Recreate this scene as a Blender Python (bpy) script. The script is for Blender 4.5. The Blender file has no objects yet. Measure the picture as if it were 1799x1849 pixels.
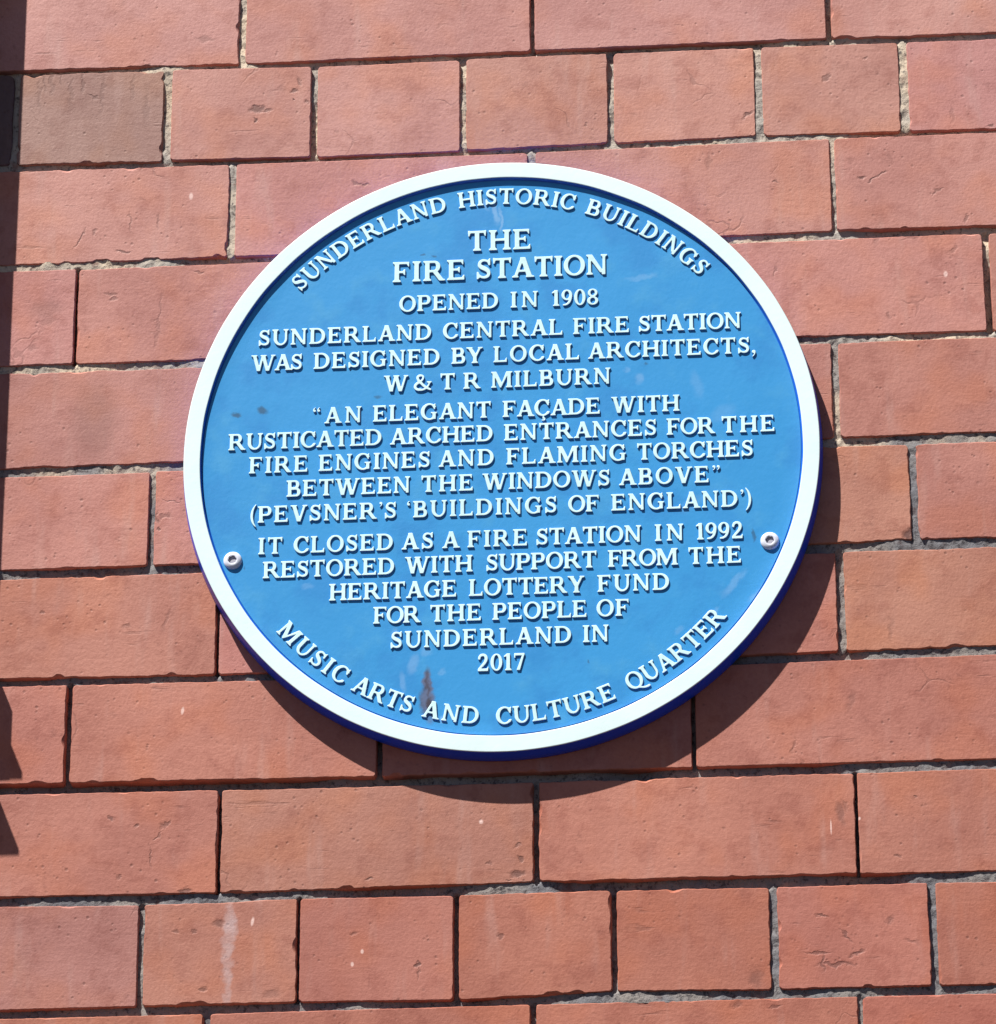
import bpy, bmesh, math, random
import numpy as np
from mathutils import Matrix, Vector, noise

random.seed(7)
scene = bpy.context.scene
COL = scene.collection

# ---------------------------------------------------------------- scale: everything is laid out in plaque radii, SC metres each
SC = 0.235
ZC = 2.85                                     # height of the plaque centre above the street
def W(x, y, d=0.0):                           # wall coordinates (right, up, out of the wall) -> world
    return Vector((x * SC, -d * SC, ZC + y * SC))

# ---------------------------------------------------------------- camera
cam_d = bpy.data.cameras.new('camera')
cam_d.sensor_fit = 'HORIZONTAL'; cam_d.sensor_width = 36.0
cam_d.lens = 36.0 * 7700.0 / 1799.0
cam_d.clip_end = 500.0; cam_d.clip_start = 0.05
cam = bpy.data.objects.new('camera', cam_d); COL.objects.link(cam)
CR = Matrix([[0.9963298, 0.03407, 0.0785255], [0.0855699, -0.3728918, -0.9239207], [-0.0021964, 0.9272491, -0.3744385]])
cp = [1.03406, -5.181156, 12.304352]
cam.matrix_world = Matrix.Translation(W(*cp)) @ CR.to_4x4()
scene.camera = cam

# ---------------------------------------------------------------- daylight
LDIR = Vector((0.915, 1.0, -2.18))            # the way sunlight travels (world), read off the plaque's shadow
SUN_EL = math.atan2(2.18, math.hypot(0.915, 1.0))
SUN_ROT = math.atan2(-LDIR.x, -LDIR.y)
world = bpy.data.worlds.new('World'); scene.world = world; world.use_nodes = True
wt = world.node_tree; bg = wt.nodes['Background']
sky = wt.nodes.new('ShaderNodeTexSky'); sky.sky_type = 'NISHITA'; sky.sun_disc = False
sky.sun_elevation = SUN_EL; sky.sun_rotation = SUN_ROT
sky.air_density = 0.32; sky.dust_density = 0.5; sky.ozone_density = 1.0
wt.links.new(sky.outputs[0], bg.inputs['Color']); bg.inputs['Strength'].default_value = 0.05
sun_d = bpy.data.lights.new('sun', 'SUN'); sun_d.energy = 5.0; sun_d.angle = math.radians(0.5)
sun_d.color = (1.0, 0.945, 0.88)
sun = bpy.data.objects.new('sun', sun_d); COL.objects.link(sun)
sun.rotation_euler = LDIR.to_track_quat('-Z', 'Y').to_euler(); sun.location = (-3, -4, 9)
vs = scene.view_settings
scene.display_settings.display_device = 'sRGB'
vs.view_transform = 'Standard'; vs.look = 'None'; vs.gamma = 1.0; vs.use_curve_mapping = False
vs.exposure = 0.88

# ---------------------------------------------------------------- node helpers
def mat(name):
    m = bpy.data.materials.new(name); m.use_nodes = True
    return m, m.node_tree, m.node_tree.nodes['Principled BSDF']
def nd(nt, typ, **kw):
    n = nt.nodes.new(typ)
    for k, v in kw.items():
        if k.startswith('i_'):
            n.inputs[k[2:].replace('_', ' ')].default_value = v
        elif k.startswith('n_'):
            n.inputs[int(k[2:])].default_value = v
        else:
            setattr(n, k, v)
    return n
def math_(nt, op, a, b=None, clamp=False):
    n = nt.nodes.new('ShaderNodeMath'); n.operation = op; n.use_clamp = clamp
    for i, v in enumerate((a, b)):
        if v is None: continue
        if hasattr(v, 'links'): nt.links.new(v, n.inputs[i])
        else: n.inputs[i].default_value = v
    return n.outputs[0]
def ramp(nt, v, lo, hi, a=0.0, b=1.0):
    n = nt.nodes.new('ShaderNodeMapRange'); n.interpolation_type = 'SMOOTHSTEP'
    nt.links.new(v, n.inputs['Value'])
    n.inputs['From Min'].default_value = lo; n.inputs['From Max'].default_value = hi
    n.inputs['To Min'].default_value = a; n.inputs['To Max'].default_value = b
    return n.outputs[0]
def mixc(nt, f, a, b, mode='MIX'):
    n = nt.nodes.new('ShaderNodeMix'); n.data_type = 'RGBA'; n.blend_type = mode
    for i, v in ((0, f), (6, a), (7, b)):
        if hasattr(v, 'links'): nt.links.new(v, n.inputs[i])
        else: n.inputs[i].default_value = v
    return n.outputs[2]
def spots(nt, pos, items, soft=0.55):
    """largest of a set of soft ellipses lying on the wall plane, as a 0..1 value"""
    best = None
    for it in items:
        x, y, a, b, rot = it[:5]; amt = it[5] if len(it) > 5 else 1.0
        c = W(x, y)
        mp = nd(nt, 'ShaderNodeMapping', vector_type='TEXTURE')
        nt.links.new(pos, mp.inputs['Vector'])
        mp.inputs['Location'].default_value = c
        mp.inputs['Rotation'].default_value = (0, -math.radians(rot), 0)
        mp.inputs['Scale'].default_value = (a * SC, 1e3, b * SC)
        ln = nd(nt, 'ShaderNodeVectorMath', operation='LENGTH'); nt.links.new(mp.outputs[0], ln.inputs[0])
        v = ramp(nt, ln.outputs['Value'], soft, 1.25, amt, 0.0)
        best = v if best is None else math_(nt, 'MAXIMUM', best, v)
    return best

# ---------------------------------------------------------------- materials
DARK_MARKS = [(-1.5233, 1.3416, 0.0087, 0.0748, 3, 0.3), (-1.4787, 1.3805, 0.007, 0.0561, 0, 0.35), (-1.4167, 1.3469, 0.007, 0.0673, 0, 0.3), (-1.3114, 1.3317, 0.0087, 0.0822, -2, 0.3), (-1.2109, 1.3474, 0.0087, 0.0561, 0, 0.3), (-1.1632, 1.284, 0.0105, 0.0935, 0, 0.25), (-1.296, 0.1611, 0.0874, 0.1495, 0, 0.35), (-0.797, 1.2528, 0.0315, 0.0131, 0, 0.8), (-0.7658, 1.2452, 0.0175, 0.0075, 0, 0.7), (-0.674, 1.312, 0.0157, 0.0093, 10, 0.8), (-0.66, 1.3459, 0.007, 0.0187, 20, 0.6), (-0.679, 1.2777, 0.007, 0.0075, 0, 0.9), (-0.6369, 1.2676, 0.014, 0.0075, 0, 0.6), (-0.7998, 1.2124, 0.007, 0.0075, 0, 0.9), (0.8029, 1.1583, 0.0262, 0.0075, 35, 0.8), (1.0563, 1.281, 0.021, 0.0093, 40, 0.6), (1.1851, 1.3434, 0.0105, 0.0093, 0, 0.5), (1.1598, 0.9135, 0.0122, 0.0093, 0, 0.8), (1.1967, 0.9079, 0.028, 0.0056, 25, 0.7), (1.2238, 0.9264, 0.021, 0.0056, 30, 0.6), (0.8839, 0.9159, 0.0122, 0.0056, 0, 0.6), (0.8737, 0.5972, 0.0052, 0.0262, -10, 0.4), (1.3956, 0.8577, 0.028, 0.0056, 35, 0.5), (0.956, -1.5336, 0.021, 0.0056, -15, 0.7), (1.0266, -1.5956, 0.0315, 0.0056, -50, 0.6), (0.9426, -1.648, 0.0455, 0.0056, 0, 0.6), (0.9565, -1.6791, 0.007, 0.0299, 0, 0.6), (0.9941, -1.6835, 0.0629, 0.0075, 0, 0.6), (1.0576, -1.6511, 0.0315, 0.0075, 30, 0.7), (1.1598, -1.5512, 0.014, 0.015, 0, 0.5), (1.2181, -1.6179, 0.0245, 0.0075, -15, 0.4), (1.024, -1.2147, 0.014, 0.0411, 10, 0.5), (1.0382, -1.1889, 0.0105, 0.0224, 20, 0.4), (0.0453, -1.373, 0.028, 0.0131, 0, 0.8), (0.0505, -1.326, 0.0087, 0.0112, 0, 0.7), (0.0473, -1.2874, 0.0157, 0.0075, 10, 0.6), (0.0167, -1.3948, 0.0105, 0.0056, 0, 0.6), (-0.0403, -1.3374, 0.0105, 0.0075, 0, 0.5), (-0.2592, -1.6501, 0.0087, 0.0112, 0, 0.9), (-0.2524, -1.6743, 0.0052, 0.0187, 0, 0.5), (-0.4037, -1.3776, 0.0157, 0.0037, 0, 0.7), (-0.9666, -1.3984, 0.0227, 0.0112, 0, 0.8), (-1.2002, -1.1607, 0.0087, 0.0093, 0, 0.7), (-1.1239, -1.1931, 0.0105, 0.0093, 10, 0.7), (-1.0319, -1.1852, 0.0245, 0.0075, 45, 0.6), (-1.0564, -1.2234, 0.021, 0.0056, 45, 0.5), (-1.0769, -1.2846, 0.0052, 0.0411, 5, 0.5), (-1.1703, -1.3505, 0.0105, 0.0075, 0, 0.5), (-1.0875, -0.1747, 0.0105, 0.0224, 10, 0.7), (-1.0595, -0.1701, 0.021, 0.0093, 20, 0.5), (-1.0793, -0.2163, 0.007, 0.0075, 0, 0.8), (-1.0432, -0.12, 0.0315, 0.0037, -5, 0.5), (-0.8625, -1.5059, 0.0192, 0.0131, 10, 0.6), (-0.9955, -1.5249, 0.0122, 0.0075, 0, 0.5), (-0.938, -1.5282, 0.0122, 0.0075, 0, 0.5), (-0.905, -1.707, 0.0122, 0.0093, 0, 0.6), (-0.6981, -1.7295, 0.035, 0.015, 10, 0.35), (0.7563, -1.7214, 0.0245, 0.0336, 0, 0.45), (1.1904, -1.3486, 0.0157, 0.0075, 0, 0.6), (1.2518, -1.1725, 0.0087, 0.0075, 0, 0.6), (1.1265, -1.0914, 0.0105, 0.0075, 0, 0.4), (1.2594, -0.3178, 0.021, 0.0262, 20, 1.0), (-1.3667, 0.811, 0.0052, 0.0411, -30, 0.6), (-1.3222, 0.8329, 0.0105, 0.0093, 0, 0.5), (-1.2256, 0.7574, 0.028, 0.0056, 0, 0.7), (-1.2053, 0.8636, 0.0052, 0.0411, 10, 0.4), (-1.1147, 0.8597, 0.0052, 0.0299, 5, 0.4), (-1.4441, -0.4825, 0.0105, 0.0093, -40, 0.6), (-1.1749, -0.5378, 0.0157, 0.0093, 0, 0.4), (-1.0465, -0.5201, 0.0105, 0.0449, -15, 0.3), (-1.2606, 0.6092, 0.0245, 0.0093, -10, 0.5), (-1.251, 0.5892, 0.014, 0.0075, 0, 0.5), (-1.1012, 0.5048, 0.0052, 0.1121, -5, 0.3), (-1.466, 0.559, 0.0629, 0.0411, 10, 0.28), (-1.4555, 0.5194, 0.0315, 0.0224, 10, 0.3), (-1.5058, 0.4241, 0.0175, 0.0131, 0, 0.3), (-0.9746, 0.6757, 0.021, 0.0075, 0, 0.5), (0.2381, -1.3489, 0.0035, 0.0037, 0, 0.3), (-1.3772, 1.3757, 0.007, 0.0449, 0, 0.4), (-1.3387, 1.3228, 0.021, 0.0075, -35, 0.5), (-1.5064, 1.3818, 0.007, 0.0336, 10, 0.35), (-1.4514, 1.3894, 0.0052, 0.0374, 0, 0.3), (-0.4666, 0.9703, 0.0245, 0.0093, -10, 0.55), (-0.4395, 0.9612, 0.0122, 0.0075, 0, 0.6), (1.4563, 1.132, 0.007, 0.0411, 0, 0.25), (1.5779, 1.0806, 0.014, 0.0075, 0, 0.7), (0.6709, 0.9948, 0.0105, 0.0411, 0, 0.3), (1.4844, 0.7558, 0.007, 0.015, 0, 0.5), (-0.9767, 1.5207, 0.0385, 0.0131, -5, 0.35), (1.2016, 0.6998, 0.0087, 0.0336, -15, 0.3), (1.4362, 0.6508, 0.0245, 0.0075, 40, 0.4), (1.2268, 0.4279, 0.0087, 0.0187, 0, 0.4), (0.8063, -0.6651, 0.0052, 0.0056, 0, 0.3), (1.066, -0.8535, 0.014, 0.0374, -20, 0.3), (0.8851, -0.999, 0.007, 0.0262, -10, 0.4), (1.1967, -0.6331, 0.0105, 0.0411, 0, 0.3), (-0.0056, -1.5675, 0.0105, 0.0112, 0, 0.6), (-0.4492, -1.5467, 0.014, 0.0056, 0, 0.5), (0.4796, -0.8971, 0.007, 0.0075, 0, 0.3), (0.6952, -1.7997, 0.0175, 0.015, 0, 0.5), (0.81, -1.8077, 0.028, 0.0056, 10, 0.5)]
LIGHT_MARKS = [(-0.99, -0.8212, 0.0052, 0.0131, -8), (-0.7596, -1.5018, 0.0052, 0.015, -10), (1.4116, 0.5646, 0.007, 0.0112, 0), (0.9928, -1.2557, 0.0026, 0.0243, 0), (-1.0083, 0.9466, 0.007, 0.0131, 0), (-0.0654, -1.2068, 0.007, 0.0075, 0), (-0.4549, -1.6432, 0.0052, 0.0075, 0), (-0.4251, -1.6044, 0.0052, 0.0075, 0), (0.8883, -0.3376, 0.007, 0.0075, 0), (1.0784, -1.2303, 0.0052, 0.0056, 0), (-1.395, -0.7209, 0.0245, 0.0075, 10)]

SLURRY = [(-0.829, -1.52, .021, .085, 0, .75), (-0.835, -1.62, .017, .13, 3, .65), (-0.832, -1.72, .014, .05, 0, .5)]
def brick_material(dark_marks=(), light_marks=(), slurry=False):
    m, nt, bs = mat('pressed_red_brick')
    L = nt.links.new
    tc = nd(nt, 'ShaderNodeTexCoord'); oi = nd(nt, 'ShaderNodeObjectInfo'); geo = nd(nt, 'ShaderNodeNewGeometry')
    off = nd(nt, 'ShaderNodeVectorMath', operation='SCALE'); off.inputs[0].default_value = (7.3, 3.1, 5.7)
    L(math_(nt, 'MULTIPLY', oi.outputs['Random'], 10.0), off.inputs['Scale'])
    co = nd(nt, 'ShaderNodeVectorMath', operation='ADD'); L(tc.outputs['Object'], co.inputs[0]); L(off.outputs[0], co.inputs[1])
    P = co.outputs[0]
    def noise_(scale, detail=4, rough=0.55, vec=P, dist=0.0):
        n = nd(nt, 'ShaderNodeTexNoise'); n.inputs['Scale'].default_value = scale; n.inputs['Detail'].default_value = detail
        n.inputs['Roughness'].default_value = rough; n.inputs['Distortion'].default_value = dist; L(vec, n.inputs['Vector']); return n.outputs['Fac']
    big = noise_(13, 3, 0.5); mid = noise_(55, 5, 0.6); fine = noise_(420, 4, 0.65)
    st = nd(nt, 'ShaderNodeMapping'); st.inputs['Scale'].default_value = (1, 1, 0.16); L(P, st.inputs[0])
    streak = noise_(75, 3, 0.5, st.outputs[0])
    sh = nd(nt, 'ShaderNodeMapping'); sh.inputs['Scale'].default_value = (0.14, 1, 1); L(P, sh.inputs[0])
    drag = noise_(190, 3, 0.6, sh.outputs[0])
    base = oi.outputs['Color']
    c = mixc(nt, ramp(nt, big, 0.36, 0.66), base, (0.86, 0.80, 0.80, 1), 'MULTIPLY')
    orange = mixc(nt, 1.0, c, (1.04, 0.94, 0.80, 1), 'MULTIPLY')
    c = mixc(nt, ramp(nt, noise_(22, 2, 0.5), 0.45, 0.7), c, orange)
    dustc = mixc(nt, 0.3, c, (0.50, 0.34, 0.31, 1))
    c = mixc(nt, ramp(nt, streak, 0.55, 0.85), c, dustc)
    dk = mixc(nt, 1.0, c, (0.86, 0.78, 0.76, 1), 'MULTIPLY')
    c = mixc(nt, ramp(nt, mid, 0.50, 0.68), c, dk)
    c = mixc(nt, ramp(nt, fine, 0.3, 0.75), c, mixc(nt, 1.0, c, (0.9, 0.86, 0.84, 1), 'MULTIPLY'))
    # sooty speckle, clustered, darker towards scattered patches
    soot = math_(nt, 'MULTIPLY', ramp(nt, noise_(130, 5, 0.7), 0.56, 0.68), ramp(nt, noise_(24, 3, 0.6), 0.44, 0.64))
    c = mixc(nt, math_(nt, 'MULTIPLY', soot, 0.38), c, mixc(nt, 1.0, c, (0.50, 0.40, 0.38, 1), 'MULTIPLY'))
    # small open pores
    vo = nd(nt, 'ShaderNodeTexVoronoi'); vo.inputs['Scale'].default_value = 170.0; L(P, vo.inputs['Vector'])
    pore = math_(nt, 'MULTIPLY', ramp(nt, math_(nt, 'SUBTRACT', vo.outputs['Distance'], math_(nt, 'MULTIPLY', noise_(140, 3), 0.34)), -0.16, 0.10, 1, 0), ramp(nt, noise_(38, 2), 0.48, 0.64))
    # hair cracks
    wv = nd(nt, 'ShaderNodeVectorMath', operation='ADD'); nz = nd(nt, 'ShaderNodeTexNoise'); nz.inputs['Scale'].default_value = 60; L(P, nz.inputs['Vector'])
    ns = nd(nt, 'ShaderNodeVectorMath', operation='SCALE'); ns.inputs['Scale'].default_value = 0.022; L(nz.outputs['Color'], ns.inputs[0])
    L(P, wv.inputs[0]); L(ns.outputs[0], wv.inputs[1])
    ve = nd(nt, 'ShaderNodeTexVoronoi'); ve.feature = 'DISTANCE_TO_EDGE'; ve.inputs['Scale'].default_value = 24.0; L(wv.outputs[0], ve.inputs['Vector'])
    crack = math_(nt, 'MULTIPLY', ramp(nt, ve.outputs['Distance'], 0.006, 0.028, 1, 0), ramp(nt, noise_(16, 2), 0.60, 0.72))
    # individual marks, each where it is on the wall
    wn = nd(nt, 'ShaderNodeTexNoise'); wn.inputs['Scale'].default_value = 150; wn.inputs['Detail'].default_value = 4; L(geo.outputs['Position'], wn.inputs['Vector'])
    w2 = nd(nt, 'ShaderNodeVectorMath', operation='MULTIPLY_ADD'); L(wn.outputs['Color'], w2.inputs[0])
    w2.inputs[1].default_value = (0.010, 0, 0.010); 
    w3 = nd(nt, 'ShaderNodeVectorMath', operation='SUBTRACT'); L(geo.outputs['Position'], w3.inputs[0]); w3.inputs[1].default_value = (0.005, 0, 0.005)
    L(w3.outputs[0], w2.inputs[2])
    dirt = math_(nt, 'MAXIMUM', math_(nt, 'MAXIMUM', math_(nt, 'MULTIPLY', pore, 0.5), math_(nt, 'MULTIPLY', math_(nt, 'MULTIPLY', ramp(nt, drag, 0.60, 0.72), ramp(nt, noise_(30, 3), 0.5, 0.66)), 0.35)), math_(nt, 'MULTIPLY', crack, 0.30))
    if dark_marks: dirt = math_(nt, 'MAXIMUM', dirt, spots(nt, w2.outputs[0], dark_marks, 0.3))
    c = mixc(nt, math_(nt, 'MULTIPLY', dirt, 0.84), c, (0.085, 0.035, 0.030, 1))
    if slurry:
        sl = spots(nt, w2.outputs[0], SLURRY, 0.5)
        c = mixc(nt, math_(nt, 'MULTIPLY', sl, ramp(nt, mid, 0.38, 0.6, 0.95, 0.55)), c, (0.44, 0.33, 0.33, 1))
    if light_marks: c = mixc(nt, math_(nt, 'MULTIPLY', spots(nt, geo.outputs['Position'], light_marks, 0.5), 0.7), c, (0.75, 0.55, 0.50, 1))
    L(c, bs.inputs['Base Color'])
    bs.inputs['Roughness'].default_value = 0.62
    bs.inputs['Specular IOR Level'].default_value = 0.45
    h = math_(nt, 'ADD', math_(nt, 'MULTIPLY', mid, 0.42), math_(nt, 'MULTIPLY', fine, 0.34))
    h = math_(nt, 'ADD', h, math_(nt, 'MULTIPLY', drag, 0.16))
    h = math_(nt, 'ADD', h, math_(nt, 'MULTIPLY', big, 0.8))
    h = math_(nt, 'SUBTRACT', h, math_(nt, 'MULTIPLY', dirt, 0.55))
    bp = nd(nt, 'ShaderNodeBump'); bp.inputs['Strength'].default_value = 0.6; bp.inputs['Distance'].default_value = 0.0012
    L(h, bp.inputs['Height']); L(bp.outputs[0], bs.inputs['Normal'])
    return m
M_BRICK = brick_material()

def mortar_material():
    m, nt, bs = mat('lime_mortar')
    L = nt.links.new
    geo = nd(nt, 'ShaderNodeNewGeometry')
    def n_(s, d=5, r=0.6):
        n = nd(nt, 'ShaderNodeTexNoise'); n.inputs['Scale'].default_value = s; n.inputs['Detail'].default_value = d; n.inputs['Roughness'].default_value = r
        L(geo.outputs['Position'], n.inputs['Vector']); return n.outputs['Fac']
    a = n_(14, 3); b = n_(260, 5, 0.7); g = n_(60, 4)
    c = mixc(nt, ramp(nt, a, 0.4, 0.62), (0.25, 0.245, 0.245, 1), (0.40, 0.355, 0.30, 1))
    c = mixc(nt, ramp(nt, b, 0.5, 0.66), c, (0.10, 0.09, 0.09, 1))
    c = mixc(nt, ramp(nt, g, 0.56, 0.74), c, (0.16, 0.10, 0.09, 1))
    # upper courses have a paler, creamier mix; lower mortar is greyer, with joint shade painted in
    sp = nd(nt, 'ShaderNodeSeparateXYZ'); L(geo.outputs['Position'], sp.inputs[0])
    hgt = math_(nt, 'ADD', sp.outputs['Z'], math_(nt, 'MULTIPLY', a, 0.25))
    pale = mixc(nt, 1.0, c, (1.35, 1.28, 1.15, 1), 'MULTIPLY'); low_shade = mixc(nt, 1.0, c, (0.62, 0.64, 0.70, 1), 'MULTIPLY')
    c = mixc(nt, ramp(nt, hgt, ZC - 0.06 + .12, ZC + 0.10 + .12), low_shade, pale)
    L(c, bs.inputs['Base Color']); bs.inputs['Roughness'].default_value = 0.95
    bp = nd(nt, 'ShaderNodeBump'); bp.inputs['Strength'].default_value = 0.9; bp.inputs['Distance'].default_value = 0.0012
    L(math_(nt, 'ADD', b, g), bp.inputs['Height']); L(bp.outputs[0], bs.inputs['Normal'])
    return m
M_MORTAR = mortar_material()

def paint(name, col, rough=0.38, bump=0.15, scale=220, var=0.06):
    m, nt, bs = mat(name); L = nt.links.new
    geo = nd(nt, 'ShaderNodeNewGeometry')
    n = nd(nt, 'ShaderNodeTexNoise'); n.inputs['Scale'].default_value = scale; n.inputs['Detail'].default_value = 4; L(geo.outputs['Position'], n.inputs['Vector'])
    n2 = nd(nt, 'ShaderNodeTexNoise'); n2.inputs['Scale'].default_value = 18; n2.inputs['Detail'].default_value = 3; L(geo.outputs['Position'], n2.inputs['Vector'])
    c = mixc(nt, ramp(nt, n2.outputs['Fac'], 0.35, 0.7), tuple(col) + (1,), tuple(v * (1 - var) for v in col) + (1,))
    L(c, bs.inputs['Base Color']); bs.inputs['Roughness'].default_value = rough
    bp = nd(nt, 'ShaderNodeBump'); bp.inputs['Strength'].default_value = bump; bp.inputs['Distance'].default_value = 0.0006
    L(n.outputs['Fac'], bp.inputs['Height']); L(bp.outputs[0], bs.inputs['Normal'])
    return m
BLUE = (0.022, 0.262, 0.595)
M_WHITE = paint('white_gloss_paint', (0.70, 0.87, 0.88), 0.35)
M_BLUE = paint('blue_gloss_paint', (0.006, 0.07, 0.86), 0.35)
M_WALLIN = paint('mid_blue_gloss_paint', (0.012, 0.135, 0.68), 0.35)
M_LETTER = paint('white_lettering_paint', (0.60, 0.86, 0.89), 0.4, 0.2, 260, 0.10)
M_SIDE = paint('blue_letter_sides', (0.015, 0.13, 0.62), 0.4)
M_METAL = paint('dull_zinc', (0.66, 0.70, 0.80), 0.34)
M_HOLE = paint('socket_shade', (0.34, 0.34, 0.40), 0.6)
M_STEEL = paint('painted_grey_steel', (0.22, 0.23, 0.24), 0.5)

PX, PY = [0.0, -0.01005]
def face_material():
    m, nt, bs = mat('blue_face_paint'); L = nt.links.new
    geo = nd(nt, 'ShaderNodeNewGeometry'); pos = geo.outputs['Position']
    def n_(s, d=4, r=0.55):
        n = nd(nt, 'ShaderNodeTexNoise'); n.inputs['Scale'].default_value = s; n.inputs['Detail'].default_value = d; n.inputs['Roughness'].default_value = r
        L(pos, n.inputs['Vector']); return n.outputs['Fac'], n.outputs['Color']
    big = n_(9, 3)[0]; mid = n_(38, 4)[0]; wc = n_(120, 4)[1]
    wp = nd(nt, 'ShaderNodeVectorMath', operation='MULTIPLY_ADD'); L(wc, wp.inputs[0]); wp.inputs[1].default_value = (0.008, 0, 0.008)
    w0 = nd(nt, 'ShaderNodeVectorMath', operation='SUBTRACT'); L(pos, w0.inputs[0]); w0.inputs[1].default_value = (0.004, 0, 0.004); L(w0.outputs[0], wp.inputs[2])
    c = mixc(nt, ramp(nt, big, 0.35, 0.68), BLUE + (1,), (0.025, 0.276, 0.62, 1))
    c = mixc(nt, ramp(nt, mid, 0.50, 0.72), c, (0.040, 0.292, 0.60, 1))
    c = mixc(nt, ramp(nt, n_(22, 4, 0.6)[0], 0.48, 0.66), c, (0.018, 0.232, 0.56, 1))
    def S(lst, soft=0.4): return spots(nt, wp.outputs[0], [(PX + a, PY + b, *r) for a, b, *r in lst], soft)
    # pale bird-lime and rain marks
    pale = S([(-0.013, 0.83, 0.012, 0.05, 4, .6), (-0.045, 0.86, 0.010, 0.03, 20, .45), (0.005, 0.80, 0.006, 0.05, 0, .6), (0.40, 0.78, 0.05, 0.012, -10, .35), (0.34, 0.80, 0.04, 0.010, 10, .25),
              (-0.27, -0.70, 0.018, 0.04, -15, .4), (-0.30, -0.76, 0.012, 0.04, 10, .35), (-0.33, -0.60, 0.012, 0.02, 0, .3), (-0.23, -0.66, 0.02, 0.015, 0, .3), (-0.18, -0.73, 0.012, 0.01, 0, .3),
              (0.72, -0.47, 0.06, 0.014, 50, .35), (0.80, -0.50, 0.05, 0.012, 40, .4), (0.66, -0.56, 0.02, 0.01, 50, .3), (0.55, -0.62, 0.02, 0.01, 40, .25),
              (0.44, 0.23, 0.015, 0.02, 0, .4), (0.40, 0.26, 0.012, 0.012, 0, .3), (0.62, 0.20, 0.02, 0.05, 10, .2), (0.45, 0.58, 0.05, 0.01, 10, .3), (-0.18, -0.885, 0.012, 0.012, 0, .6), (-0.6, -0.43, 0.02, 0.01, 0, .25), (0.6,-0.2,0.06,0.02,30,.15),(0.7,0.1,0.05,0.03,30,.18)])
    c = mixc(nt, math_(nt, 'MULTIPLY', pale, 0.65), c, (0.30, 0.50, 0.74, 1))
    dark = S([(-0.835, 0.156, 0.017, 0.010, 5, .85), (-0.754, 0.168, 0.022, 0.013, -5, .85), (-0.385, 0.196, 0.010, 0.009, 0, .6), (0.784, -0.312, 0.005, 0.026, -6, .7),
              (0.463, 0.275, 0.009, 0.007, 0, .6), (-0.244, 0.683, 0.010, 0.005, 0, .7), (-0.208, 0.682, 0.010, 0.005, 0, .7), (0.27, -0.71, 0.006, 0.006, 0, .6), (-0.80, -0.365, 0.004, 0.006, 0, .5), (0.38, -0.54, 0.004, 0.006, 0, .5)])
    c = mixc(nt, dark, c, (0.02, 0.085, 0.17, 1))
    # the spindle-shaped brown scar above the word AND
    rust = S([(-0.224, -0.770, 0.015, 0.055, 0, .9), (-0.227, -0.825, 0.024, 0.050, 0, .85), (-0.216, -0.865, 0.022, 0.03, 0, .5)], 0.6)
    c = mixc(nt, rust, c, mixc(nt, ramp(nt, n_(90, 4)[0], 0.45, 0.65), (0.10, 0.105, 0.17, 1), (0.055, 0.045, 0.06, 1)))
    scar = S([(-0.224, -0.77, 0.006, 0.05, 0, .6), (-0.222, -0.832, 0.011, 0.022, 0, .9), (-0.207, -0.858, 0.008, 0.02, 0, .8)], 0.4)
    c = mixc(nt, scar, c, (0.04, 0.03, 0.04, 1))
    L(c, bs.inputs['Base Color']); bs.inputs['Roughness'].default_value = 0.42
    h = math_(nt, 'ADD', mid, math_(nt, 'MULTIPLY', n_(300, 3)[0], 0.3))
    bp = nd(nt, 'ShaderNodeBump'); bp.inputs['Strength'].default_value = 0.25; bp.inputs['Distance'].default_value = 0.001
    L(h, bp.inputs['Height']); L(bp.outputs[0], bs.inputs['Normal'])
    return m
M_FACE = face_material()

# ---------------------------------------------------------------- object helpers
def link(name, mesh, parent=None, loc=(0, 0, 0)):
    o = bpy.data.objects.new(name, mesh); COL.objects.link(o)
    if parent is not None: o.parent = parent
    o.location = loc
    return o
def empty(name, loc, parent=None):
    o = bpy.data.objects.new(name, None); COL.objects.link(o); o.location = loc; o.empty_display_size = 0.05
    if parent is not None: o.parent = parent
    return o
def mesh(name, verts, faces, mats, sharp=None, smooth=True, flat_from=None):
    me = bpy.data.meshes.new(name); me.from_pydata(verts, [], faces)
    for m in mats: me.materials.append(m)
    me.update()
    if smooth:
        me.polygons.foreach_set('use_smooth', [True] * len(me.polygons))
        if sharp is not None: me.set_sharp_from_angle(angle=math.radians(sharp))
        if flat_from is not None: me.polygons.foreach_set('use_smooth', [i < flat_from for i in range(len(me.polygons))])
    return me

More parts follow.
